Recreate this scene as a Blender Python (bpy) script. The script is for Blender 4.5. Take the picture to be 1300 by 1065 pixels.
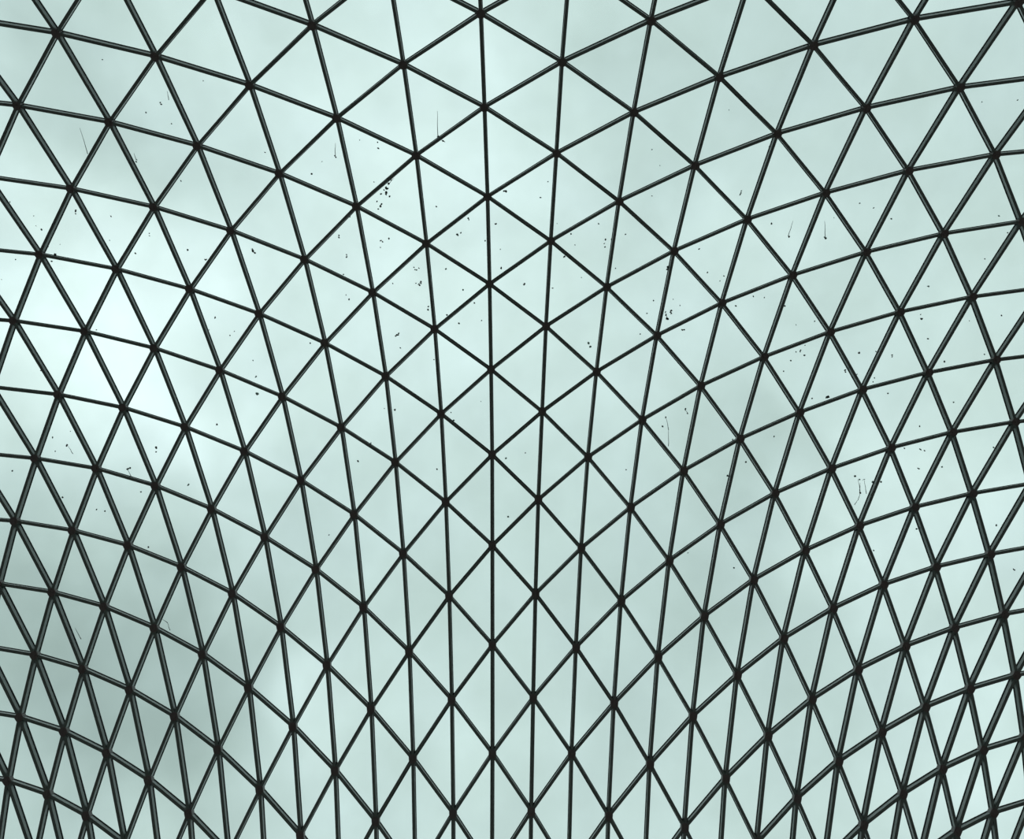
import bpy, bmesh, math, random
from mathutils import Vector, Matrix
import numpy as np

scene = bpy.context.scene
for o in list(bpy.data.objects):
    bpy.data.objects.remove(o)
C = scene.collection
random.seed(7)

# ------------------------------------------------------------------ camera
# phone camera held at eye height, tilted 75 degrees up at the roof
ELEV = math.radians(75.0)
F_PX, CX, CY = 1050.0, 650.0, 487.5
CAM = Vector((0, 0, 1.6))
cd = bpy.data.cameras.new('camera')
cam = bpy.data.objects.new('camera', cd)
C.objects.link(cam)
cam.location = CAM
cam.rotation_euler = (math.radians(90) + ELEV, 0, 0)
cd.sensor_fit = 'HORIZONTAL'
cd.sensor_width = 36.0
cd.lens = 36.0 * F_PX / 1300.0
cd.shift_y = -(532.5 - CY) / 1300.0
cd.clip_end = 500
scene.camera = cam
FW = Vector((0, math.cos(ELEV), math.sin(ELEV)))
UP = Vector((0, -math.sin(ELEV), math.cos(ELEV)))


def project(p):
    d = Vector(p) - CAM
    z = max(d.dot(FW), 1e-3)
    return CX + F_PX * d.x / z, CY - F_PX * d.dot(UP) / z


def sky_dir(x, y):
    return (Vector((1, 0, 0)) * ((x - CX) / F_PX) - UP * ((y - CY) / F_PX) + FW).normalized()


# ------------------------------------------------------------------ exposure
vs = scene.view_settings
vs.view_transform = 'Standard'
vs.look = 'None'
vs.gamma = 1.0
vs.use_curve_mapping = False
vs.exposure = 0.0
scene.cycles.max_bounces = 10
scene.cycles.transparent_max_bounces = 16

# ------------------------------------------------------------------ overcast sky
world = bpy.data.worlds.new('overcast_sky')
scene.world = world
world.use_nodes = True
wt = world.node_tree
wt.nodes.clear()


def N(tree, kind, **kw):
    n = tree.nodes.new(kind)
    for k, v in kw.items():
        setattr(n, k, v)
    return n


def L(tree, a, b):
    tree.links.new(a, b)


def mth(tree, op, a, b=None, c=None):
    n = tree.nodes.new('ShaderNodeMath')
    n.operation = op
    for i, v in enumerate((a, b, c)):
        if v is None:
            continue
        if isinstance(v, (int, float)):
            n.inputs[i].default_value = v
        else:
            tree.links.new(v, n.inputs[i])
    return n.outputs[0]


tc = N(wt, 'ShaderNodeTexCoord')
big = N(wt, 'ShaderNodeTexNoise')
big.inputs['Scale'].default_value = 3.2
big.inputs['Detail'].default_value = 5.0
big.inputs['Roughness'].default_value = 0.55
big.inputs['Distortion'].default_value = 0.6
L(wt, tc.outputs['Generated'], big.inputs['Vector'])
fine = N(wt, 'ShaderNodeTexNoise')
fine.inputs['Scale'].default_value = 11.0
fine.inputs['Detail'].default_value = 4.0
L(wt, tc.outputs['Generated'], fine.inputs['Vector'])
val = mth(wt, 'MULTIPLY_ADD', mth(wt, 'SUBTRACT', big.outputs['Fac'], 0.5), 0.22, 0.855)
val = mth(wt, 'MULTIPLY_ADD', mth(wt, 'SUBTRACT', fine.outputs['Fac'], 0.5), 0.16, val)
# cloud masses: lighter thin patches and darker thick ones, each a soft blob in its own direction of the sky
warp = N(wt, 'ShaderNodeVectorMath', operation='MULTIPLY_ADD')
sub = N(wt, 'ShaderNodeVectorMath', operation='SUBTRACT')
sub.inputs[1].default_value = (0.5, 0.5, 0.5)
wn = N(wt, 'ShaderNodeTexNoise')
wn.inputs['Scale'].default_value = 6.0
wn.inputs['Detail'].default_value = 3.0
L(wt, tc.outputs['Generated'], wn.inputs['Vector'])
L(wt, wn.outputs['Color'], sub.inputs[0])
L(wt, sub.outputs[0], warp.inputs[0])
warp.inputs[1].default_value = (0.28, 0.28, 0.28)
L(wt, tc.outputs['Generated'], warp.inputs[2])
for x, y, rad, amp in (
    (80, 450, 150, 0.21), (180, 420, 170, 0.16), (150, 560, 110, 0.12), (560, 170, 150, 0.16), (470, 300, 180, 0.08), (700, 450, 150, 0.08),
    (1110, 630, 120, 0.17), (950, 330, 90, 0.10), (40, 620, 70, -0.12), (90, 830, 190, -0.34), (230, 900, 150, -0.08),
    (110, 110, 190, -0.12), (20, 10, 90, -0.10), (850, 110, 220, -0.11), (890, 570, 150, -0.12), (1010, 720, 120, -0.07),
    (430, 900, 80, 0.16), (640, 900, 110, 0.08), (1250, 220, 200, -0.08), (1240, 930, 100, 0.12), (1050, 850, 150, -0.07), (500, 700, 170, -0.04),
    (700, 940, 420, -0.09), (800, 780, 120, -0.05), (250, 745, 90, 0.08),
):
    d = N(wt, 'ShaderNodeVectorMath', operation='DISTANCE')
    L(wt, warp.outputs[0], d.inputs[0])
    d.inputs[1].default_value = sky_dir(x, y)
    q = mth(wt, 'DIVIDE', d.outputs['Value'], rad / F_PX)
    g = mth(wt, 'EXPONENT', mth(wt, 'MULTIPLY', mth(wt, 'MULTIPLY', q, q), -1.0))
    val = mth(wt, 'MULTIPLY_ADD', g, amp, val)
val = mth(wt, 'MAXIMUM', val, 0.15)
# slightly bluer where the cloud is thin, greyer where thick
mixc = N(wt, 'ShaderNodeMix', data_type='RGBA')
L(wt, fine.outputs['Fac'], mixc.inputs['Factor'])
mixc.inputs['A'].default_value = (0.97, 1.0, 0.985, 1)
mixc.inputs['B'].default_value = (0.955, 0.985, 1.03, 1)
bg = N(wt, 'ShaderNodeBackground')
# thick dark cloud is a touch greener, thin bright cloud whiter
tone = N(wt, 'ShaderNodeMapRange')
tone.inputs['From Min'].default_value = 0.45
tone.inputs['From Max'].default_value = 1.15
L(wt, val, tone.inputs['Value'])
ramp = N(wt, 'ShaderNodeMix', data_type='RGBA')
L(wt, tone.outputs['Result'], ramp.inputs['Factor'])
ramp.inputs['A'].default_value = (0.945, 1.01, 0.975, 1)
ramp.inputs['B'].default_value = (1.015, 1.0, 1.005, 1)
tint = N(wt, 'ShaderNodeVectorMath', operation='MULTIPLY')
L(wt, mixc.outputs['Result'], tint.inputs[0])
L(wt, ramp.outputs['Result'], tint.inputs[1])
L(wt, tint.outputs[0], bg.inputs['Color'])
L(wt, val, bg.inputs['Strength'])
wo = N(wt, 'ShaderNodeOutputWorld')
L(wt, bg.outputs[0], wo.inputs['Surface'])


# ------------------------------------------------------------------ materials
def material(name):
    m = bpy.data.materials.new(name)
    m.use_nodes = True
    m.node_tree.nodes.clear()
    o = m.node_tree.nodes.new('ShaderNodeOutputMaterial')
    return m, m.node_tree, o


def painted(name, col, rough, var=0.12, scale=9.0, metal=0.0, bump=0.0, spec=0.5):
    m, t, o = material(name)
    p = N(t, 'ShaderNodeBsdfPrincipled')
    p.inputs['Roughness'].default_value = rough
    p.inputs['Metallic'].default_value = metal
    p.inputs['Specular IOR Level'].default_value = spec
    g = N(t, 'ShaderNodeNewGeometry')
    n = N(t, 'ShaderNodeTexNoise')
    n.inputs['Scale'].default_value = scale
    n.inputs['Detail'].default_value = 4.0
    L(t, g.outputs['Position'], n.inputs['Vector'])
    r = N(t, 'ShaderNodeMix', data_type='RGBA')
    L(t, n.outputs['Fac'], r.inputs['Factor'])
    r.inputs['A'].default_value = (*[c * (1 - var) for c in col], 1)
    r.inputs['B'].default_value = (*[c * (1 + var) for c in col], 1)
    L(t, r.outputs['Result'], p.inputs['Base Color'])
    if bump:
        b = N(t, 'ShaderNodeBump')
        b.inputs['Strength'].default_value = bump
        L(t, n.outputs['Fac'], b.inputs['Height'])
        L(t, b.outputs[0], p.inputs['Normal'])
    L(t, p.outputs[0], o.inputs['Surface'])
    return m


M_STEEL = painted('painted_steel', (0.185, 0.232, 0.22), 0.3, spec=0.6)
M_NODE = painted('cast_steel', (0.19, 0.165, 0.165), 0.5)
M_GASKET = painted('black_rubber', (0.006, 0.008, 0.008), 0.7)
M_DIRT = painted('dried_dirt', (0.035, 0.05, 0.045), 0.95, var=0.4, scale=60)
M_FAINT = painted('faint_dried_dirt', (0.40, 0.46, 0.44), 0.95, var=0.3, scale=60)
M_STONE = painted('limestone_floor', (0.16, 0.15, 0.135), 0.6, scale=1.5)  # pale stone set darker, so less light bounces up to the beam undersides
M_WALL = painted('limestone_wall', (0.17, 0.16, 0.145), 0.8, scale=1.2)  # unseen walls darkened too, to keep the beam undersides dark


def glass_material():
    m, t, o = material('tinted_glass')
    oi = N(t, 'ShaderNodeObjectInfo')
    g = N(t, 'ShaderNodeNewGeometry')
    n = N(t, 'ShaderNodeTexNoise')
    n.inputs['Scale'].default_value = 0.9
    n.inputs['Detail'].default_value = 6.0
    L(t, g.outputs['Position'], n.inputs['Vector'])
    # a thin film of grime: uneven transmission
    f = mth(t, 'MULTIPLY_ADD', mth(t, 'SUBTRACT', n.outputs['Fac'], 0.5), 0.10, 1.0)
    f = mth(t, 'MULTIPLY_ADD', mth(t, 'SUBTRACT', oi.outputs['Random'], 0.5), 0.03, f)
    f = mth(t, 'MINIMUM', f, 1.06)
    col = N(t, 'ShaderNodeVectorMath', operation='SCALE')
    col.inputs[0].default_value = (0.889, 0.985, 0.966)
    L(t, f, col.inputs['Scale'])
    tr = N(t, 'ShaderNodeBsdfTransparent')
    L(t, col.outputs[0], tr.inputs['Color'])
    tl = N(t, 'ShaderNodeBsdfTranslucent')
    tl.inputs['Color'].default_value = (0.80, 0.90, 0.87, 1)
    mx = N(t, 'ShaderNodeMixShader')
    mx.inputs[0].default_value = 0.05
    L(t, tr.outputs[0], mx.inputs[1])
    L(t, tl.outputs[0], mx.inputs[2])
    gl = N(t, 'ShaderNodeBsdfGlossy')
    gl.inputs['Roughness'].default_value = 0.05
    fr = N(t, 'ShaderNodeFresnel')
    fr.inputs['IOR'].default_value = 1.3
    m2 = N(t, 'ShaderNodeMixShader')
    L(t, fr.outputs[0], m2.inputs[0])
    L(t, mx.outputs[0], m2.inputs[1])
    L(t, gl.outputs[0], m2.inputs[2])
    L(t, m2.outputs[0], o.inputs['Surface'])
    return m


M_GLASS = glass_material()


# ------------------------------------------------------------------ mesh helpers
class MB:
    def __init__(self):
        self.v, self.f = [], []

    def add(self, vs, fs):
        k = len(self.v)
        self.v += [tuple(x) for x in vs]
        self.f += [tuple(i + k for i in q) for q in fs]

    def prism(self, bottom, top):
        n = len(bottom)
        fs = [tuple(reversed(range(n))), tuple(range(n, 2 * n))]
        fs += [(i, (i + 1) % n, n + (i + 1) % n, n + i) for i in range(n)]
        self.add(list(bottom) + list(top), fs)

    def build(self, name, mat, parent=None, origin=None, kind=None):
        org = Vector(origin) if origin is not None else Vector((0, 0, 0))
        me = bpy.data.meshes.new(name)
        me.from_pydata([tuple(Vector(p) - org) for p in self.v], [], self.f)
        me.materials.append(mat)
        bm = bmesh.new()
        bm.from_mesh(me)
        bmesh.ops.recalc_face_normals(bm, faces=bm.faces)
        bm.to_mesh(me)
        bm.free()
        o = bpy.data.objects.new(name, me)
        C.objects.link(o)
        if parent is not None:
            o.parent = parent
            pw = parent.get('org', (0, 0, 0))
            o.location = org - Vector(pw)
        else:
            o.location = org
        o['org'] = tuple(org)
        if kind:
            o['kind'] = kind
        return o


# ------------------------------------------------------------------ the building around the roof (out of frame: it carries and shades it)
def slab(name, lo, hi, mat, label):
    m = MB()
    x0, y0, z0 = lo
    x1, y1, z1 = hi
    b = [(x0, y0, z0), (x1, y0, z0), (x1, y1, z0), (x0, y1, z0)]
    t = [(x, y, z1) for x, y, _ in b]
    m.prism(b, t)
    o = m.build(name, mat)
    o['kind'] = 'structure'
    o['label'] = label
    return o


RX0, RX1, RY0, RY1 = -27.0, 27.0, -17.0, 22.0
slab('floor', (RX0, RY0, -0.3), (RX1, RY1, 0), M_STONE, 'stone floor, darkened to cut bounced light, of the court below the glass roof')
slab('wall_left', (RX0 - 0.6, RY0 - 0.6, -0.3), (RX0, RY1 + 0.6, 17.0), M_WALL, 'stone court wall, darkened to cut bounced light')
slab('wall_right', (RX1, RY0 - 0.6, -0.3), (RX1 + 0.6, RY1 + 0.6, 17.0), M_WALL, 'stone court wall, darkened to cut bounced light')
slab('wall_back', (RX0, RY0 - 0.6, -0.3), (RX1, RY0, 17.0), M_WALL, 'stone court wall, darkened to cut bounced light')
slab('wall_front', (RX0, RY1, -0.3), (RX1, RY1 + 0.6, 17.0), M_WALL, 'stone court wall, darkened to cut bounced light')

# ------------------------------------------------------------------ the roof grid: crossing points (line, step, x, y, z) in metres
NODES_TXT = """
-19,5,-18.328,13.525,16.150 -19,7,-16.397,14.121,15.583 -19,13,-11.887,16.159,13.896 -19,15,-10.812,16.934,13.329 -18,4,-19.225,12.205,17.187 
-18,6,-17.267,12.901,16.604 -18,8,-15.514,13.621,16.023 -18,10,-13.965,14.371,15.440 -18,12,-12.623,15.162,14.852 -18,14,-11.487,16.001,14.255 
-18,16,-10.559,16.895,13.645 -17,3,-19.943,10.785,18.121 -17,5,-17.977,11.596,17.540 -17,7,-16.200,12.410,16.952 -17,9,-14.617,13.243,16.356 
-17,11,-13.231,14.106,15.750 -17,13,-12.045,15.011,15.130 -17,15,-11.057,15.969,14.493 -17,17,-10.269,16.986,13.834 -16,2,-20.479,9.267,18.945 
-16,4,-18.522,10.204,18.385 -16,6,-16.737,11.125,17.803 -16,8,-15.131,12.048,17.203 -16,10,-13.712,12.990,16.587 -16,12,-12.482,13.965,15.953 
-16,14,-11.445,14.986,15.297 -16,16,-10.598,16.065,14.613 -16,18,-9.942,17.206,13.897 -15,1,-20.823,7.656,19.639 -15,3,-18.898,8.724,19.130 
-15,5,-17.122,9.763,18.572 -15,7,-15.506,10.787,17.979 -15,9,-14.063,11.814,17.362 -15,11,-12.800,12.862,16.722 -15,13,-11.722,13.949,16.056 
-15,15,-10.826,15.089,15.356 -15,17,-10.113,16.289,14.618 -15,19,-9.579,17.554,13.838 -14,0,-20.961,5.962,20.176 -14,2,-19.095,7.163,19.759 
-14,4,-17.350,8.326,19.253 -14,6,-15.741,9.459,18.685 -14,8,-14.286,10.579,18.075 -14,10,-12.999,11.705,17.437 -14,12,-11.888,12.859,16.768 
-14,14,-10.954,14.060,16.061 -14,16,-10.193,15.320,15.310 -14,18,-9.602,16.641,14.511 -13,-1,-20.884,4.198,20.530 -13,1,-19.106,5.527,20.253 
-13,3,-17.417,6.814,19.838 -13,5,-15.836,8.064,19.318 -13,7,-14.384,9.285,18.730 -13,9,-13.081,10.496,18.099 -13,11,-11.944,11.720,17.434 
-13,13,-10.980,12.982,16.730 -13,15,-10.182,14.300,15.974 -13,17,-9.545,15.678,15.164 -13,19,-9.068,17.115,14.299 -12,-2,-20.582,2.390,20.677 
-12,0,-18.919,3.826,20.592 -12,2,-17.313,5.231,20.313 -12,4,-15.784,6.600,19.878 -12,6,-14.356,7.931,19.332 -12,8,-13.052,9.234,18.717 
-12,10,-11.895,10.533,18.060 -12,12,-10.908,11.857,17.364 -12,14,-10.081,13.234,16.611 -12,16,-9.409,14.667,15.798 -12,18,-8.886,16.156,14.924 
-12,20,-8.513,17.703,13.988 -11,-3,-20.048,0.564,20.588 -11,-1,-18.523,2.082,20.742 -11,1,-17.029,3.587,20.654 -11,3,-15.579,5.067,20.351 
-11,5,-14.197,6.511,19.881 -11,7,-12.913,7.915,19.301 -11,9,-11.752,9.295,18.659 -11,11,-10.738,10.689,17.965 -11,13,-9.894,12.120,17.226 
-11,15,-9.194,13.610,16.415 -11,17,-8.635,15.149,15.539 -11,19,-8.217,16.743,14.598 -10,-4,-19.273,-1.247,20.243 -10,-2,-17.903,0.321,20.671 
-10,0,-16.547,1.898,20.822 -10,2,-15.207,3.471,20.710 -10,4,-13.896,5.023,20.365 -10,6,-12.651,6.537,19.849 -10,8,-11.513,8.007,19.237 
-10,10,-10.492,9.461,18.569 -10,12,-9.629,10.957,17.829 -10,14,-8.901,12.507,17.020 -10,16,-8.315,14.095,16.149 -10,18,-7.863,15.734,15.209 
-10,20,-7.540,17.429,14.195 -9,-5,-18.260,-3.007,19.632 -9,-3,-17.048,-1.418,20.348 -9,-1,-15.848,0.198,20.773 -9,1,-14.647,1.835,20.904 
-9,3,-13.445,3.474,20.749 -9,5,-12.263,5.090,20.348 -9,7,-11.147,6.669,19.788 -9,9,-10.153,8.204,19.150 -9,11,-9.284,9.743,18.433 
-9,13,-8.531,11.350,17.627 -9,15,-7.928,12.990,16.760 -9,17,-7.452,14.676,15.822 -9,19,-7.097,16.415,14.809 -8,-6,-17.018,-4.680,18.764 
-8,-4,-15.955,-3.096,19.763 -8,-2,-14.912,-1.470,20.472 -8,0,-13.872,0.196,20.878 -8,2,-12.813,1.892,20.969 -8,4,-11.733,3.594,20.754 
-8,6,-10.681,5.261,20.291 -8,8,-9.709,6.888,19.702 -8,10,-8.852,8.511,19.012 -8,12,-8.100,10.164,18.227 -8,14,-7.481,11.842,17.372 
-8,16,-6.987,13.574,16.440 -8,18,-6.608,15.357,15.429 -8,20,-6.338,17.189,14.341 -7,-7,-15.568,-6.241,17.665 -7,-5,-14.640,-4.677,18.933 
-7,-3,-13.739,-3.064,19.913 -7,-1,-12.855,-1.398,20.596 -7,1,-11.963,0.321,20.963 -7,3,-11.028,2.078,20.995 -7,5,-10.062,3.836,20.698 
-7,7,-9.143,5.556,20.193 -7,9,-8.305,7.260,19.553 -7,11,-7.586,8.952,18.810 -7,13,-6.967,10.674,17.972 -7,15,-6.468,12.445,17.053 
-7,17,-6.072,14.267,16.051 -7,19,-5.781,16.134,14.971 -6,-8,-13.932,-7.671,16.376 -6,-6,-13.132,-6.135,17.895 -6,-4,-12.356,-4.547,19.126 
-6,-2,-11.604,-2.903,20.066 -6,0,-10.866,-1.195,20.703 -6,2,-10.101,0.590,21.012 -6,4,-9.269,2.410,20.961 -6,6,-8.432,4.219,20.600 
-6,8,-7.672,5.984,20.043 -6,10,-6.972,7.750,19.347 -6,12,-6.383,9.483,18.559 -6,14,-5.885,11.310,17.648 -6,16,-5.486,13.159,16.666 
-6,18,-5.184,15.052,15.601 -6,20,-4.973,16.993,14.452 -5,-7,-11.454,-7.460,16.700 -5,-5,-10.800,-5.904,18.166 -5,-3,-10.168,-4.287,19.340 
-5,-1,-9.549,-2.603,20.219 -5,1,-8.937,-0.852,20.791 -5,3,-8.260,0.997,21.031 -5,5,-7.570,2.869,20.895 -5,7,-6.883,4.717,20.460 
-5,9,-6.260,6.517,19.846 -5,11,-5.708,8.337,19.090 -5,13,-5.236,10.147,18.235 -5,15,-4.846,12.027,17.274 -5,17,-4.548,13.948,16.228 
-5,19,-4.330,15.912,15.097 -5,21,-4.188,17.921,13.880 -4,-6,-9.089,-7.128,17.084 -4,-4,-8.577,-5.545,18.479 -4,-2,-8.083,-3.895,19.581 
-4,0,-7.598,-2.167,20.388 -4,2,-7.071,-0.353,20.894 -4,4,-6.528,1.529,21.029 -4,6,-5.954,3.434,20.789 -4,8,-5.404,5.308,20.275 
-4,10,-4.920,7.146,19.599 -4,12,-4.501,9.001,18.787 -4,14,-4.156,10.884,17.866 -4,16,-3.869,12.825,16.846 -4,18,-3.655,14.812,15.737 
-4,20,-3.508,16.839,14.540 -3,-7,-7.231,-8.216,15.924 -3,-5,-6.836,-6.675,17.529 -3,-3,-6.459,-5.064,18.839 -3,-1,-6.084,-3.376,19.859 
-3,1,-5.693,-1.605,20.582 -3,3,-5.297,0.250,20.981 -3,5,-4.851,2.188,20.985 -3,7,-4.411,4.103,20.631 -3,9,-4.008,5.992,20.040 
-3,11,-3.662,7.865,19.298 -3,13,-3.380,9.759,18.425 -3,15,-3.132,11.710,17.441 -3,17,-2.941,13.708,16.362 -3,19,-2.803,15.746,15.194 
-3,21,-2.714,17.824,13.937 -2,-6,-4.954,-7.675,16.525 -2,-4,-4.688,-6.109,18.028 -2,-2,-4.428,-4.468,19.239 -2,0,-4.165,-2.746,20.160 
-2,2,-3.881,-0.936,20.771 -2,4,-3.588,0.983,21.031 -2,6,-3.276,2.944,20.883 -2,8,-2.978,4.848,20.420 -2,10,-2.729,6.751,19.756 
-2,12,-2.506,8.675,18.938 -2,14,-2.318,10.625,17.997 -2,16,-2.175,12.615,16.963 -2,18,-2.062,14.654,15.829 -2,20,-1.985,16.734,14.604 
-1,-5,-2.784,-7.029,17.181 -1,-3,-2.636,-5.436,18.566 -1,-1,-2.487,-3.766,19.658 -1,1,-2.331,-2.009,20.446 -1,3,-2.166,-0.143,20.929 
-1,5,-1.999,1.826,21.015 -1,7,-1.825,3.778,20.712 -1,9,-1.668,5.688,20.147 -1,11,-1.542,7.602,19.410 -1,13,-1.435,9.537,18.532 
-1,15,-1.344,11.536,17.531 -1,17,-1.274,13.577,16.436 -1,19,-1.226,15.650,15.251 -1,21,-1.198,17.762,13.975 0,-6,-0.756,-7.822,16.332 
0,-4,-0.718,-6.284,17.866 0,-2,-0.683,-4.665,19.113 0,0,-0.646,-2.958,20.070 0,2,-0.607,-1.160,20.713 0,4,-0.564,0.766,21.022 0,6,-0.527,2.748,20.914 
0,8,-0.495,4.695,20.466 0,10,-0.465,6.585,19.820 0,12,-0.454,8.512,19.012 0,14,-0.442,10.498,18.061 0,16,-0.430,12.524,17.011 
0,18,-0.427,14.581,15.871 0,20,-0.429,16.679,14.638 1,-5,1.316,-7.008,17.176 1,-3,1.240,-5.446,18.552 1,-1,1.160,-3.799,19.640 1,1,1.073,-2.060,20.428 
1,3,1.006,-0.188,20.922 1,5,0.906,1.766,21.019 1,7,0.803,3.713,20.727 1,9,0.711,5.638,20.164 1,11,0.615,7.551,19.432 1,13,0.538,9.495,18.553 
1,15,0.474,11.504,17.548 1,17,0.417,13.536,16.459 1,19,0.370,15.614,15.272 1,21,0.334,17.738,13.990 2,-6,3.459,-7.606,16.528 2,-4,3.272,-6.106,18.006 
2,-2,3.083,-4.517,19.204 2,0,2.892,-2.831,20.124 2,2,2.691,-1.054,20.741 2,4,2.469,0.868,21.027 2,6,2.230,2.818,20.903 2,8,1.996,4.746,20.451 
2,10,1.781,6.637,19.800 2,12,1.599,8.568,18.986 2,14,1.447,10.543,18.038 2,16,1.313,12.527,17.010 2,18,1.208,14.584,15.869 2,20,1.129,16.684,14.636 
3,-7,5.705,-8.069,15.954 3,-5,5.405,-6.637,17.511 3,-3,5.106,-5.115,18.791 3,-1,4.801,-3.496,19.799 3,1,4.483,-1.766,20.530 3,3,4.152,0.076,20.960 
3,5,3.786,1.997,21.003 3,7,3.420,3.927,20.676 3,9,3.061,5.824,20.100 3,11,2.757,7.719,19.361 3,13,2.492,9.633,18.487 3,15,2.273,11.605,17.495 
3,17,2.091,13.618,16.414 3,19,1.954,15.676,15.238 3,21,1.857,17.776,13.971 4,-6,7.631,-7.027,17.094 4,-4,7.218,-5.578,18.433 4,-2,6.805,-4.032,19.503 
4,0,6.377,-2.375,20.309 4,2,5.924,-0.607,20.845 4,4,5.448,1.276,21.034 4,6,4.941,3.189,20.838 4,8,4.449,5.067,20.353 4,10,4.010,6.936,19.683 
4,12,3.620,8.821,18.870 4,14,3.290,10.729,17.945 4,16,3.024,12.713,16.910 4,18,2.818,14.723,15.792 4,20,2.664,16.774,14.586 5,-7,9.948,-7.274,16.766 
5,-5,9.412,-5.891,18.153 5,-3,8.886,-4.421,19.267 5,-1,8.359,-2.852,20.116 5,1,7.800,-1.145,20.717 5,3,7.195,0.683,21.018 5,5,6.578,2.553,20.942 
5,7,5.943,4.416,20.546 5,9,5.349,6.244,19.949 5,11,4.824,8.076,19.206 5,13,4.370,9.935,18.339 5,15,4.013,11.840,17.373 5,17,3.721,13.814,16.305 
5,19,3.499,15.819,15.157 5,21,3.342,17.861,13.927 6,-8,12.351,-7.378,16.530 6,-6,11.684,-6.060,17.946 6,-4,11.032,-4.655,19.098 
6,-2,10.388,-3.157,19.984 6,0,9.738,-1.557,20.598 6,2,9.018,0.189,20.974 6,4,8.272,2.024,21.000 6,6,7.499,3.851,20.694 6,8,6.763,5.662,20.156 
6,10,6.119,7.421,19.486 6,12,5.535,9.210,18.688 6,14,5.050,11.073,17.770 6,16,4.665,12.969,16.770 6,18,4.364,14.912,15.685 6,20,4.142,16.899,14.518 
7,-7,14.030,-6.089,17.811 7,-5,13.243,-4.749,18.980 7,-3,12.471,-3.321,19.889 7,-1,11.705,-1.798,20.537 7,1,10.912,-0.159,20.927 
7,3,10.040,1.603,21.027 7,5,9.137,3.393,20.798 7,7,8.251,5.151,20.326 7,9,7.463,6.891,19.701 7,11,6.755,8.616,18.964 7,13,6.141,10.370,18.125 
7,15,5.650,12.202,17.182 7,17,5.260,14.076,16.160 7,19,4.963,15.993,15.061 7,21,4.754,17.958,13.881 8,-6,15.515,-4.707,18.913 
8,-4,14.600,-3.344,19.829 8,-2,13.694,-1.890,20.491 8,0,12.772,-0.335,20.896 8,2,11.801,1.327,21.033 8,4,10.822,3.048,20.864 8,6,9.807,4.772,20.444 
8,8,8.876,6.443,19.874 8,10,8.039,8.106,19.193 8,12,7.306,9.784,18.413 8,14,6.684,11.527,17.536 8,16,6.190,13.317,16.582 8,18,5.808,15.159,15.549 
8,20,5.526,17.052,14.440 9,-7,17.850,-4.536,18.902 9,-5,16.781,-3.236,19.804 9,-3,15.724,-1.850,20.460 9,-1,14.663,-0.373,20.866 
9,1,13.586,1.193,21.013 9,3,12.495,2.829,20.892 9,5,11.404,4.483,20.528 9,7,10.334,6.099,20.002 9,9,9.351,7.716,19.362 9,11,8.500,9.308,18.642 
9,13,7.765,10.969,17.823 9,15,7.161,12.661,16.938 9,17,6.680,14.416,15.976 9,19,6.313,16.225,14.940 10,-6,19.025,-3.008,19.827 
10,-4,17.811,-1.690,20.458 10,-2,16.603,-0.290,20.849 10,0,15.395,1.189,20.996 10,2,14.185,2.731,20.899 10,4,12.985,4.303,20.577 
10,6,11.808,5.872,20.083 10,8,10.715,7.426,19.484 10,10,9.733,8.952,18.809 10,12,8.876,10.519,18.050 10,14,8.169,12.132,17.219 
10,16,7.581,13.779,16.333 10,18,7.118,15.491,15.374 10,20,6.775,17.264,14.340 11,-5,19.963,-1.415,20.502 11,-3,18.599,-0.090,20.862 
11,-1,17.246,1.303,20.995 11,1,15.907,2.752,20.905 11,3,14.588,4.236,20.610 11,5,13.309,5.732,20.150 11,7,12.102,7.218,19.576 11,9,11.003,8.695,18.929 
11,11,10.023,10.165,18.226 11,13,9.188,11.673,17.460 11,15,8.497,13.242,16.629 11,17,7.935,14.859,15.739 11,19,7.500,16.535,14.782 
12,-4,20.660,0.222,20.920 12,-2,19.152,1.532,21.021 12,0,17.670,2.890,20.921 12,2,16.223,4.283,20.638 12,4,14.828,5.691,20.201 
12,6,13.505,7.100,19.652 12,8,12.284,8.501,19.029 12,10,11.180,9.899,18.357 12,12,10.224,11.332,17.637 12,14,9.421,12.800,16.869 
12,16,8.755,14.322,16.041 12,18,8.224,15.902,15.152 12,20,7.826,17.544,14.202 13,-3,21.119,1.878,21.085 13,-1,19.483,3.148,20.956 
13,1,17.895,4.446,20.664 13,3,16.370,5.762,20.236 13,5,14.926,7.084,19.705 13,7,13.584,8.405,19.103 13,9,12.364,9.729,18.453 
13,11,11.286,11.074,17.769 13,13,10.357,12.457,17.047 13,15,9.578,13.886,16.274 13,17,8.943,15.368,15.448 13,19,8.449,16.911,14.569 
14,-2,21.350,3.527,21.015 14,0,19.607,4.733,20.693 14,2,17.940,5.954,20.256 14,4,16.365,7.182,19.730 14,6,14.897,8.416,19.140 14,8,13.555,9.658,18.508 
14,10,12.353,10.918,17.846 14,12,11.301,12.212,17.157 14,14,10.402,13.548,16.432 14,16,9.655,14.935,15.663 14,18,9.059,16.379,14.848 
14,20,8.610,17.883,13.986 15,-1,21.362,5.147,20.726 15,1,19.539,6.271,20.259 15,3,17.820,7.403,19.721 15,5,16.219,8.543,19.133 
15,7,14.748,9.696,18.510 15,9,13.420,10.868,17.863 15,11,12.242,12.070,17.198 15,13,11.221,13.313,16.509 15,15,10.358,14.604,15.789 
15,17,9.651,15.948,15.033 15,19,9.100,17.352,14.238 16,0,21.167,6.721,20.242 16,2,19.293,7.752,19.676 16,4,17.547,8.791,19.077 
16,6,15.940,9.847,18.453 16,8,14.480,10.925,17.815 16,10,13.175,12.034,17.165 16,12,12.029,13.182,16.503 16,14,11.044,14.376,15.822 
16,16,10.223,15.622,15.117 16,18,9.564,16.925,14.383 17,1,20.781,8.231,19.593 17,3,18.881,9.165,18.967 17,5,17.128,10.118,18.333 
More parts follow.
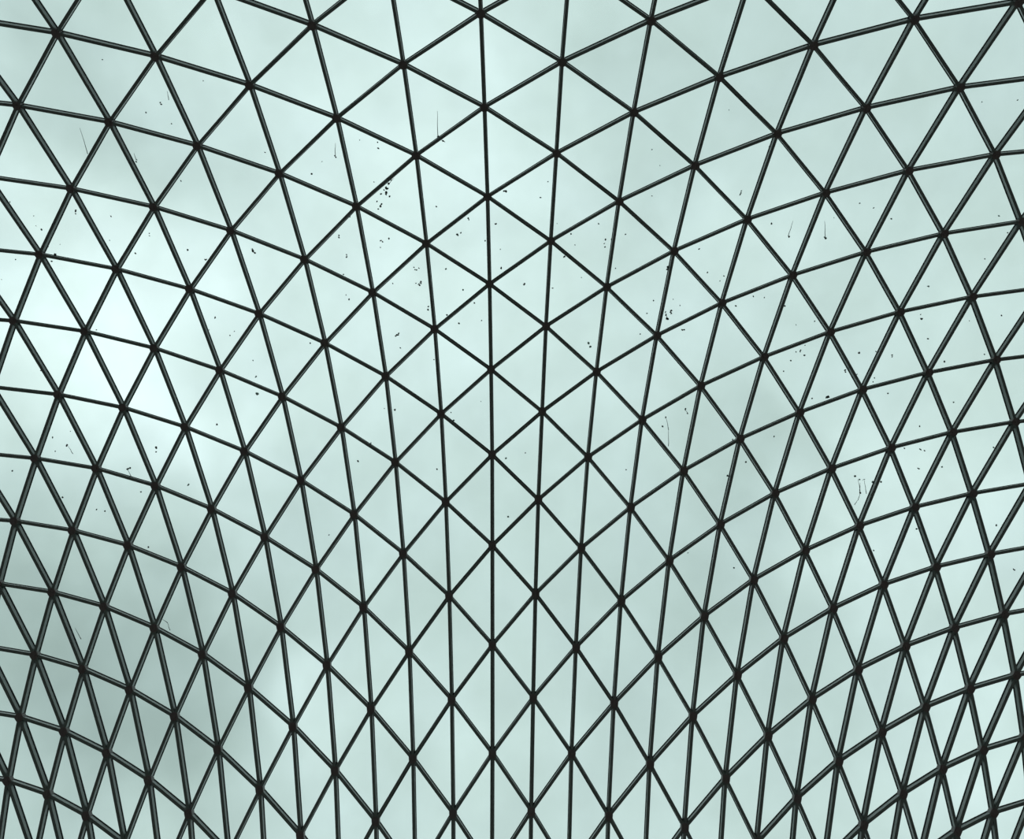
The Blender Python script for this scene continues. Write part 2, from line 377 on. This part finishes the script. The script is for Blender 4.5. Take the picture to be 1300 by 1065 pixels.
17,7,15.530,11.096,17.694 17,9,14.093,12.107,17.053 17,11,12.818,13.157,16.410 17,13,11.710,14.253,15.759 17,15,10.770,15.399,15.096 
17,17,9.997,16.602,14.415 18,2,20.220,9.668,18.802 18,4,18.312,10.509,18.144 18,6,16.569,11.382,17.496 18,8,14.993,12.290,16.857 
18,10,13.586,13.239,16.225 18,12,12.351,14.235,15.597 18,14,11.288,15.282,14.967 18,16,10.398,16.383,14.331 18,18,9.682,17.542,13.685 
19,3,19.491,11.026,17.886 19,5,17.592,11.784,17.217 19,7,15.872,12.584,16.572 19,9,14.329,13.429,15.944 19,11,12.963,14.324,15.331 
19,13,11.774,15.269,14.727 19,15,10.763,16.270,14.128 19,17,9.930,17.327,13.529 20,4,18.597,12.304,16.849 20,6,16.728,12.989,16.193 
20,8,15.043,13.726,15.564 20,12,12.225,15.360,14.374 20,14,11.089,16.260,13.803 
"""
# marks on the glass: kind, pane, place on the pane, size
MARKS_TXT = """
d,-5,-1,1,0.189,0.367,0.021,0 d,-4,0,1,0.115,0.458,0.017,0 d,-4,0,-1,0.355,0.214,0.035,0 d,-4,0,-1,0.285,0.450,0.022,0 d,-4,0,-1,0.602,0.189,0.018,0 
d,-5,1,1,0.416,0.105,0.036,0 d,-4,2,-1,0.096,0.430,0.023,0 d,-7,1,1,0.300,0.099,0.018,0 d,-6,2,-1,0.185,0.093,0.028,0 d,-1,1,1,0.624,0.335,0.031,0 
d,0,2,-1,0.044,0.602,0.027,0 d,-2,2,-1,0.339,0.134,0.031,0 d,-2,2,1,0.055,0.501,0.018,0 d,-2,2,1,0.126,0.492,0.027,0 d,-3,1,-1,0.687,0.091,0.022,0 
d,-2,2,-1,0.292,0.530,0.027,0 d,-1,3,-1,0.044,0.452,0.041,0 d,-1,3,-1,0.077,0.492,0.050,0 d,-1,3,-1,0.120,0.517,0.046,0 d,-1,3,-1,0.087,0.594,0.027,0 
d,-1,3,-1,0.186,0.469,0.027,0 d,-2,2,1,0.574,0.333,0.018,0 d,-2,2,1,0.671,0.323,0.018,0 d,-1,3,-1,0.072,0.541,0.023,0 d,-1,3,-1,0.212,0.635,0.041,0 
d,-1,3,-1,0.195,0.605,0.028,0 d,-1,3,-1,0.219,0.664,0.023,0 d,-1,3,1,0.469,0.219,0.023,0 d,-2,2,-1,0.268,0.340,0.014,0 d,-2,2,1,0.130,0.257,0.013,0 
d,1,3,-1,0.058,0.740,0.041,0 d,-1,3,-1,0.030,0.416,0.018,0 d,1,3,-1,0.262,0.103,0.018,0 d,1,3,-1,0.395,0.202,0.027,0 d,2,2,1,0.205,0.338,0.018,0 
d,2,2,1,0.295,0.492,0.014,0 d,3,3,-1,0.126,0.536,0.018,0 d,4,2,-1,0.602,0.236,0.032,0 d,4,2,-1,0.572,0.235,0.018,0 d,4,2,-1,0.126,0.053,0.031,0 
d,3,1,1,0.204,0.241,0.013,0 d,7,-1,-1,0.260,0.232,0.022,0 d,6,2,-1,0.267,0.462,0.023,0 d,6,2,-1,0.385,0.233,0.023,0 d,4,2,-1,0.127,0.051,0.036,0 
d,-6,2,1,0.257,0.352,0.028,0 d,-6,2,-1,0.190,0.101,0.028,0 d,-6,2,-1,0.204,0.121,0.023,0 d,-7,1,1,0.451,0.284,0.018,0 d,-7,1,1,0.589,0.226,0.014,0 
d,-7,1,1,0.630,0.265,0.028,0 d,-6,2,-1,0.064,0.795,0.023,0 d,-6,2,-1,0.188,0.772,0.042,0 d,-7,3,1,0.061,0.132,0.028,0 d,-8,2,1,0.103,0.637,0.019,0 
d,-5,3,-1,0.141,0.230,0.019,0 d,-5,3,-1,0.158,0.246,0.019,0 d,-5,3,-1,0.121,0.581,0.028,0 d,-6,2,1,0.602,0.147,0.014,0 d,-5,3,1,0.447,0.239,0.028,0 
d,-5,3,1,0.511,0.454,0.037,0 d,-4,4,1,0.147,0.258,0.047,0 d,-4,4,1,0.137,0.246,0.033,0 d,-4,4,1,0.173,0.267,0.028,0 d,-5,5,1,0.269,0.257,0.033,0 
d,-5,5,1,0.370,0.492,0.019,0 d,-5,5,1,0.452,0.393,0.019,0 d,-5,5,1,0.478,0.080,0.014,0 d,-4,6,-1,0.334,0.338,0.019,0 d,-6,4,-1,0.150,0.785,0.019,0 
d,-8,4,-1,0.653,0.026,0.023,0 d,-6,2,-1,0.194,0.601,0.014,0 d,-8,2,1,0.413,0.251,0.014,0 d,-1,3,-1,0.205,0.627,0.037,0 d,-1,3,-1,0.128,0.670,0.023,0 
d,-2,4,-1,0.110,0.360,0.023,0 d,-2,4,-1,0.131,0.366,0.028,0 d,-2,4,1,0.271,0.301,0.037,0 d,-2,4,1,0.185,0.426,0.028,0 d,-2,4,1,0.359,0.264,0.019,0 
d,-2,4,-1,0.393,0.300,0.033,0 d,-2,4,-1,0.370,0.301,0.019,0 d,-2,4,-1,0.536,0.412,0.023,0 d,0,4,-1,0.083,0.311,0.032,0 d,0,4,-1,0.177,0.478,0.042,0 
d,0,4,-1,0.176,0.448,0.032,0 d,0,4,1,0.242,0.125,0.042,0 d,0,4,-1,0.470,0.053,0.023,0 d,0,4,1,0.716,0.184,0.033,0 d,0,4,1,0.503,0.187,0.019,0 
d,-1,3,1,0.467,0.222,0.023,0 d,-3,5,1,0.205,0.553,0.019,0 d,-3,5,1,0.245,0.586,0.028,0 d,-1,5,-1,0.369,0.188,0.042,0 d,-1,5,-1,0.362,0.161,0.037,0 
d,-1,5,-1,0.699,0.065,0.028,0 d,-1,5,-1,0.730,0.077,0.028,0 d,-1,5,1,0.725,0.235,0.028,0 d,0,6,-1,0.077,0.276,0.023,0 d,0,6,-1,0.168,0.558,0.028,0 
d,-2,6,1,0.386,0.307,0.042,0 d,-2,6,1,0.347,0.347,0.033,0 d,-2,6,1,0.513,0.345,0.023,0 d,-4,6,1,0.088,0.754,0.023,0 d,-1,7,-1,0.334,0.052,0.019,0 
d,-1,5,-1,0.104,0.633,0.019,0 d,-2,4,-1,0.040,0.127,0.018,0 d,0,6,-1,0.348,0.153,0.019,0 d,-1,5,-1,0.136,0.244,0.023,0 d,-1,5,-1,0.193,0.161,0.023,0 
d,-1,5,-1,0.327,0.237,0.019,0 d,2,4,-1,0.055,0.697,0.023,0 d,1,5,1,0.051,0.245,0.033,0 d,2,4,-1,0.378,0.135,0.028,0 d,2,4,-1,0.420,0.145,0.023,0 
d,2,4,-1,0.468,0.127,0.023,0 d,2,4,-1,0.418,0.043,0.023,0 d,2,4,1,0.280,0.172,0.023,0 d,2,4,-1,0.127,0.281,0.023,0 d,2,4,1,0.726,0.091,0.019,0 
d,1,5,-1,0.297,0.408,0.033,0 d,1,5,1,0.512,0.073,0.023,0 d,3,5,-1,0.167,0.055,0.042,0 d,3,5,-1,0.186,0.065,0.028,0 d,4,4,-1,0.114,0.625,0.028,0 
d,4,4,-1,0.486,0.385,0.023,0 d,4,4,-1,0.631,0.108,0.023,0 d,4,4,-1,0.676,0.147,0.019,0 d,3,5,-1,0.507,0.183,0.023,0 d,3,5,1,0.482,0.142,0.014,0 
d,3,5,1,0.632,0.150,0.042,0 d,3,5,1,0.610,0.151,0.028,0 d,3,5,1,0.729,0.101,0.047,0 d,3,5,1,0.710,0.074,0.028,0 d,3,5,1,0.685,0.057,0.023,0 
d,4,6,-1,0.093,0.600,0.033,0 d,4,6,-1,0.105,0.556,0.028,0 d,3,5,-1,0.631,0.250,0.023,0 d,2,6,1,0.163,0.689,0.019,0 d,5,5,-1,0.114,0.765,0.028,0 
d,5,5,-1,0.075,0.534,0.023,0 d,1,3,1,0.754,0.074,0.014,0 d,5,5,-1,0.153,0.347,0.019,0 d,1,5,1,0.130,0.551,0.014,0 d,3,5,1,0.471,0.280,0.019,0 
d,4,8,-1,0.184,0.223,0.019,0 d,2,4,-1,0.224,0.609,0.019,0 d,6,2,1,0.506,0.100,0.028,0 d,5,3,-1,0.430,0.306,0.032,0 d,5,3,1,0.349,0.258,0.037,0 
d,5,3,-1,0.165,0.629,0.028,0 d,5,3,1,0.101,0.269,0.014,0 d,8,2,-1,0.125,0.113,0.019,0 d,8,2,-1,0.459,0.195,0.019,0 d,5,5,1,0.346,0.039,0.028,0 
d,5,5,1,0.111,0.649,0.023,0 d,8,4,-1,0.166,0.623,0.042,0 d,8,4,-1,0.099,0.669,0.019,0 d,9,3,-1,0.336,0.386,0.023,0 d,8,4,-1,0.486,0.331,0.028,0 
d,6,6,-1,0.112,0.407,0.033,0 d,6,6,-1,0.193,0.312,0.028,0 d,6,6,-1,0.195,0.517,0.023,0 d,6,6,-1,0.312,0.571,0.023,0 d,6,6,1,0.102,0.535,0.038,0 
d,7,5,-1,0.445,0.352,0.038,0 d,7,5,-1,0.485,0.097,0.023,0 d,7,5,1,0.400,0.213,0.038,0 d,8,4,1,0.144,0.739,0.023,0 d,8,4,1,0.734,0.143,0.028,0 
d,6,6,1,0.547,0.374,0.047,0 d,6,6,1,0.513,0.415,0.042,0 d,6,6,1,0.744,0.115,0.023,0 d,7,5,-1,0.745,0.228,0.019,0 d,7,5,1,0.777,0.094,0.023,0 
d,8,6,-1,0.155,0.539,0.023,0 d,8,4,1,0.179,0.163,0.014,0 d,6,6,-1,0.051,0.369,0.019,0 d,6,6,-1,0.098,0.483,0.019,0 d,7,5,1,0.821,0.103,0.019,0 
d,-8,6,-1,0.170,0.478,0.028,0 d,-8,6,-1,0.434,0.288,0.042,0 d,-8,6,-1,0.412,0.101,0.014,0 d,-8,6,-1,0.286,0.558,0.019,0 d,-7,7,1,0.441,0.305,0.042,0 
d,-7,7,1,0.497,0.285,0.023,0 d,-7,7,-1,0.484,0.381,0.042,0 d,-7,7,-1,0.511,0.340,0.033,0 d,-5,7,-1,0.418,0.359,0.028,0 d,-10,6,1,0.227,0.504,0.028,0 
d,-9,7,1,0.521,0.142,0.028,0 d,-8,8,-1,0.277,0.318,0.023,0 d,-8,8,-1,0.427,0.171,0.032,0 d,-7,9,-1,0.347,0.555,0.023,0 d,-8,8,1,0.149,0.690,0.023,0 
d,-2,8,1,0.355,0.102,0.033,0 d,-2,8,-1,0.324,0.091,0.014,0 d,0,8,-1,0.211,0.750,0.028,0 d,0,8,-1,0.091,0.800,0.019,0 d,-3,9,1,0.290,0.249,0.033,0 
d,-1,9,-1,0.561,0.141,0.033,0 d,-4,10,1,0.458,0.407,0.018,0 d,-2,8,-1,0.520,0.434,0.023,0 d,0,8,-1,0.272,0.206,0.014,0 d,4,8,-1,0.195,0.213,0.033,0 
d,4,8,-1,0.264,0.159,0.019,0 d,4,8,-1,0.140,0.566,0.033,0 d,4,8,-1,0.244,0.589,0.028,0 d,3,9,-1,0.486,0.200,0.019,0 d,5,9,-1,0.397,0.095,0.028,0 
d,5,9,1,0.129,0.222,0.028,0 d,1,9,-1,0.319,0.313,0.019,0 d,4,8,1,0.108,0.839,0.023,0 d,5,11,1,0.185,0.479,0.023,0 d,5,11,-1,0.063,0.627,0.018,0 
d,8,6,1,0.465,0.313,0.028,0 d,9,7,-1,0.139,0.460,0.033,0 d,9,7,-1,0.170,0.367,0.028,0 d,9,7,-1,0.053,0.766,0.023,0 d,9,7,-1,0.416,0.313,0.033,0 
d,8,8,-1,0.230,0.498,0.028,0 d,8,8,-1,0.508,0.262,0.028,0 d,9,9,1,0.117,0.211,0.028,0 d,9,9,-1,0.435,0.513,0.023,0 d,11,7,-1,0.558,0.223,0.028,0 
d,11,7,-1,0.567,0.102,0.037,0 d,12,8,-1,0.312,0.359,0.032,0 d,6,8,-1,0.178,0.369,0.023,0 d,8,8,1,0.392,0.059,0.028,0 d,8,8,-1,0.305,0.381,0.023,0 
d,10,10,1,0.528,0.416,0.023,0 f,-5,7,1,0.125,0.555,0.056,0 f,-4,6,-1,0.512,0.367,0.033,0 f,-1,5,-1,0.183,0.215,0.037,0 f,-1,5,1,0.285,0.544,0.028,0 
f,-1,5,1,0.157,0.292,0.028,0 f,2,6,-1,0.573,0.218,0.042,0 f,2,6,-1,0.618,0.171,0.038,0 f,3,7,1,0.414,0.014,0.023,0 f,-6,8,-1,0.500,0.289,0.037,0 
f,-9,7,-1,0.014,0.184,0.023,0 f,9,7,1,0.369,0.115,0.028,0 f,10,6,1,0.087,0.427,0.033,0 f,10,6,-1,0.339,0.131,0.028,0 f,9,5,-1,0.545,0.286,0.033,0 
f,8,8,-1,0.410,0.101,0.033,0 f,1,9,-1,0.185,0.710,0.028,0 f,0,10,1,0.515,0.347,0.032,0 f,7,-1,-1,0.225,0.636,0.017,0 f,7,3,1,0.509,0.192,0.037,0 
f,7,1,1,0.257,0.604,0.028,0 f,5,5,1,0.364,0.349,0.019,0 s,-6,0,1,0.140,0.607,0.470,0.506 s,-5,1,1,0.318,0.121,0.402,0.112 
s,-4,0,-1,0.335,0.048,0.414,0.077 s,-1,1,1,0.325,0.367,0.619,0.336 s,-2,2,-1,0.212,0.093,0.334,0.132 s,0,2,-1,-0.036,0.669,0.074,0.574 
s,-1,3,-1,0.036,0.368,0.055,0.471 s,4,2,-1,0.561,0.231,0.625,0.238 s,-4,4,1,0.134,0.228,0.178,0.265 s,5,3,-1,0.229,0.326,0.417,0.306 
s,5,3,1,0.226,0.148,0.344,0.254 s,-8,6,-1,0.455,0.279,0.576,0.263 s,-7,7,-1,0.498,0.383,0.592,0.377 s,-2,4,-1,0.370,0.289,0.393,0.308 
s,-1,5,-1,0.360,0.213,0.356,0.145 s,3,5,1,0.681,0.043,0.728,0.114 s,3,5,1,0.619,0.125,0.637,0.173 s,3,5,-1,0.155,0.044,0.194,0.063 
s,4,8,-1,0.152,0.556,0.338,0.457 s,4,8,-1,0.338,0.457,0.555,0.396 s,4,8,-1,0.200,0.212,0.272,0.150 s,8,8,-1,0.287,0.417,0.509,0.259 
s,8,8,-1,0.509,0.259,0.601,0.250 s,8,8,-1,0.601,0.250,0.657,0.280 s,8,8,-1,0.329,0.328,0.324,0.280 s,8,8,-1,0.334,0.292,0.555,0.134 
s,8,8,-1,0.358,0.346,0.490,0.282 s,-7,11,-1,0.092,0.727,0.196,0.637 s,-7,11,-1,0.196,0.637,0.291,0.621 s,-10,10,1,0.433,0.203,0.570,0.238 
"""
P = {}
for w in NODES_TXT.split():
    a = w.split(',')
    P[(int(a[0]), int(a[1]))] = Vector((float(a[2]), float(a[3]), float(a[4])))
RING = ((0, 2), (1, 1), (1, -1), (0, -2), (-1, -1), (-1, 1))
W_BEAM, H_BEAM = 0.067, 0.13
H_GASKET, W_GASKET = 0.022, W_BEAM + 0.024
R_NODE = 0.088

normal = {}
for (c, r), p in P.items():
    n = Vector((0, 0, 0))
    nb = [P.get((c + a, r + b)) for a, b in RING]
    for i in range(6):
        a, b = nb[i], nb[(i + 1) % 6]
        if a is not None and b is not None:
            q = (a - p).cross(b - p)
            if q.z < 0:
                q = -q
            n += q.normalized()
    normal[(c, r)] = n.normalized() if n.length > 0 else Vector((0, 0, 1))

roof = bpy.data.objects.new('ceiling', None)
C.objects.link(roof)
roof['kind'] = 'structure'
roof['label'] = 'curved steel and glass roof of triangular panes under an overcast sky'
roof['category'] = 'glass roof'


def inframe(x, y, pad=0):
    return -pad <= x <= 1300 + pad and -pad <= y <= 1065 + pad


def clipped_len(a, b):
    (x0, y0), (x1, y1) = project(a), project(b)
    k = 0
    for i in range(41):
        t = i / 40
        if inframe(x0 + (x1 - x0) * t, y0 + (y1 - y0) * t):
            k += 1
    return math.hypot(x1 - x0, y1 - y0) * k / 41


def beam_shapes(A, B):
    a, b, na, nb = P[A], P[B], normal[A], normal[B]
    d = (b - a).normalized()
    side = d.cross((na + nb).normalized()).normalized()
    trim = 0.055
    a2, b2 = a + d * trim, b - d * trim
    m = MB()
    w = W_BEAM / 2
    ch = 0.006

    def sect(p, n, q):
        n = (n - d * n.dot(d)).normalized()
        return [p - side * (w - ch), p + side * (w - ch), p + side * w + n * ch, p + side * w + n * H_BEAM,
                p - side * w + n * H_BEAM, p - side * w + n * ch]
    m.prism(sect(a2, na, 0), sect(b2, nb, 1))
    g = MB()
    wg = W_GASKET / 2

    def gs(p, n):
        n = (n - d * n.dot(d)).normalized()
        lo, hi = p + n * (H_BEAM - 0.002), p + n * (H_BEAM + H_GASKET)
        return [lo - side * wg, lo + side * wg, hi + side * wg, hi - side * wg]
    g.prism(gs(a + d * 0.03, na), gs(b - d * 0.03, nb))
    return m, g


# ---- rafters (the lines that close up towards the rotunda) and the two crossing families of diagonal beams


def pane_ok(t):
    return all(k in P for k in t) and min((P[t[i]] - P[t[j]]).length for i, j in ((0, 1), (0, 2), (1, 2))) > 0.6


def in_pane(a, b):
    # an edge is built only where it borders at least one pane
    for x, y in RING:
        k = (a[0] + x, a[1] + y)
        if k != b and (k[0] - b[0], k[1] - b[1]) in RING and pane_ok((a, b, k)):
            return True
    return False


families = {'rafter': [], 'diagonal_beam': []}
for (c, r) in P:
    for dc, dr in ((0, 2), (1, 1), (1, -1)):
        q = (c + dc, r + dr)
        if q in P and in_pane((c, r), q):
            families['rafter' if dc == 0 else 'diagonal_beam'].append(((c, r), q))
edges = set()
for name, lst in families.items():
    lst.sort(key=lambda e: -clipped_len(P[e[0]], P[e[1]]))
    rest, restg = MB(), MB()
    for i, (A, B) in enumerate(lst):
        edges.add((A, B))
        m, g = beam_shapes(A, B)
        if i < 300 and clipped_len(P[A], P[B]) > 0:
            o = m.build(name, M_STEEL, roof, (P[A] + P[B]) / 2)
            g.build('glazing_gasket', M_GASKET, o, (P[A] + P[B]) / 2)
        else:
            rest.add(m.v, m.f)
            restg.add(g.v, g.f)
    ro = rest.build(name, M_STEEL, roof, kind='stuff')
    restg.build('glazing_gasket', M_GASKET, ro, kind='stuff')

# ---- star-shaped cast nodes where six beams meet
rest = MB()
order = sorted(P, key=lambda q: (not inframe(*project(P[q]), pad=8), (P[q] - CAM).length))
for i, q in enumerate(order):
    p, n = P[q], normal[q]
    m = MB()
    corners = []
    ref = None
    dirs = []
    for a, b in RING:
        k = (q[0] + a, q[1] + b)
        if (q, k) in edges or (k, q) in edges:
            d = P[k] - p
            d = (d - n * d.dot(n)).normalized()
            dirs.append(d)
    if len(dirs) < 2:
        continue
    ref = dirs[0]
    perp = n.cross(ref)
    dirs.sort(key=lambda d: math.atan2(d.dot(perp), d.dot(ref)))
    for d in dirs:
        s = n.cross(d)
        corners += [p + d * R_NODE - s * (W_BEAM / 2 + 0.004), p + d * R_NODE + s * (W_BEAM / 2 + 0.004)]
    # angular order, so that lobes of tightly packed beams do not cross
    corners.sort(key=lambda x: math.atan2((x - p).dot(perp), (x - p).dot(ref)))
    m.prism([x - n * 0.008 for x in corners], [x + n * (H_BEAM + 0.004) for x in corners])
    k = 10
    ring = [p + (ref * math.cos(2 * math.pi * j / k) + perp * math.sin(2 * math.pi * j / k)) * 0.034 for j in range(k)]
    m.prism([x - n * 0.016 for x in ring], [x - n * 0.007 for x in ring])
    if i < 300 and inframe(*project(p), pad=12):
        m.build('node_casting', M_NODE, roof, p)
    else:
        rest.add(m.v, m.f)
rest.build('node_casting', M_NODE, roof, kind='stuff')

# ---- triangular panes
GLASS_Z, GLASS_T = H_BEAM + H_GASKET, 0.024
panes = []
for (c, r) in P:
    for sg in (1, -1):
        t = ((c, r), (c, r + 2), (c + sg, r + 1))
        if pane_ok(t):
            es = [(t[0], t[1]), (t[0], t[2]), (t[1], t[2])]
            if all(e in edges or (e[1], e[0]) in edges for e in es):
                panes.append((t, sg))


def pane_area(t):
    pts = [project(P[k]) for k in t]
    (x0, y0), (x1, y1), (x2, y2) = pts
    ar = abs((x1 - x0) * (y2 - y0) - (x2 - x0) * (y1 - y0)) / 2
    hit = 0
    for i in range(10):
        for j in range(10 - i):
            u, v = (i + .33) / 10, (j + .33) / 10
            if inframe(x0 + (x1 - x0) * u + (x2 - x0) * v, y0 + (y1 - y0) * u + (y2 - y0) * v):
                hit += 1
    return ar * hit / 55


marks = {}
for w in MARKS_TXT.split():
    a = w.split(',')
    marks.setdefault((int(a[1]), int(a[2]), int(a[3])), []).append((a[0], *map(float, a[4:])))
area = {id(p): pane_area(p[0]) for p in panes}
# the panes that carry marks come first, then the largest in view
panes.sort(key=lambda p: (-(((p[0][0][0], p[0][0][1], p[1]) in marks) and area[id(p)] > 0), -area[id(p)]))
rest = MB()
rest_dirt = {'d': MB(), 'f': MB()}
for i, (t, sg) in enumerate(panes):
    a, b, d = (P[k] for k in t)
    nn = (b - a).cross(d - a).normalized()
    if nn.z < 0:
        nn = -nn
    up = nn * GLASS_Z
    cen = (a + b + d) / 3
    gap = 0.012
    tri = [x + (cen - x).normalized() * gap * 2 + up for x in (a, b, d)]
    m = MB()
    m.prism(tri, [x + nn * GLASS_T for x in tri])
    own = i < 300 and pane_area(t) > 0
    if own:
        o = m.build('glass_pane', M_GLASS, roof, cen + up)
    else:
        rest.add(m.v, m.f)
    mk = marks.get((t[0][0], t[0][1], sg))
    if not mk:
        continue
    col = {'d': MB(), 'f': MB()}
    e1 = (b - a).normalized()
    e2 = nn.cross(e1)
    lift = nn * (GLASS_Z + GLASS_T + 0.0006)
    for k in mk:
        if k[0] in 'df':
            p0 = a + (b - a) * k[1] + (d - a) * k[2] + lift
            # place was read where the glass plane is seen through the grid: slide within the plane to its true spot
            view = (p0 - lift - CAM).normalized()
            p0 = CAM + view * ((a + lift - CAM).dot(nn) / view.dot(nn))
            rad = k[3]
            lobes = 2 if rad > 0.028 else 1
            for _ in range(lobes):
                off = Vector((0, 0, 0)) if lobes == 1 else (e1 * random.uniform(-.6, .6) + e2 * random.uniform(-.6, .6)) * rad
                rr = rad if lobes == 1 else rad * random.uniform(.6, .85)
                ang, st = random.uniform(0, 6.28), random.uniform(0.6, 0.95)
                ring = []
                for j in range(8):
                    th = j * math.pi / 4
                    q = rr * random.uniform(.75, 1.1)
                    x, y = q * math.cos(th), q * st * math.sin(th)
                    ring.append(p0 + off + e1 * (x * math.cos(ang) - y * math.sin(ang)) + e2 * (x * math.sin(ang) + y * math.cos(ang)))
                col[k[0]].prism(ring, [x + nn * 0.002 for x in ring])
        else:
            ends = []
            for u, v in ((k[1], k[2]), (k[3], k[4])):
                q = a + (b - a) * u + (d - a) * v
                view = (q - CAM).normalized()
                ends.append(CAM + view * ((a + lift - CAM).dot(nn) / view.dot(nn)))
            dd = (ends[1] - ends[0]).normalized()
            s = dd.cross(nn)
            n_seg = 4
            prev = None
            for j in range(n_seg + 1):
                q = ends[0].lerp(ends[1], j / n_seg) + s * random.uniform(-.006, .006)
                wd = 0.003 + 0.005 * j / n_seg
                cur = (q - s * wd, q + s * wd)
                if prev:
                    ring = [prev[0], prev[1], cur[1], cur[0]]
                    col['d'].prism(ring, [x + nn * 0.0015 for x in ring])
                prev = cur
    for kk, mat, nm in (('d', M_DIRT, 'dirt_mark'), ('f', M_FAINT, 'faint_dirt_mark')):
        if col[kk].v:
            if own:
                col[kk].build(nm, mat, o, cen + up)
            else:
                rest_dirt[kk].add(col[kk].v, col[kk].f)
po = rest.build('glass_pane', M_GLASS, roof, kind='stuff')
for kk, mat, nm in (('d', M_DIRT, 'dirt_mark'), ('f', M_FAINT, 'faint_dirt_mark')):
    if rest_dirt[kk].v:
        rest_dirt[kk].build(nm, mat, po, kind='stuff')

for o in bpy.data.objects:
    if 'org' in o:
        del o['org']
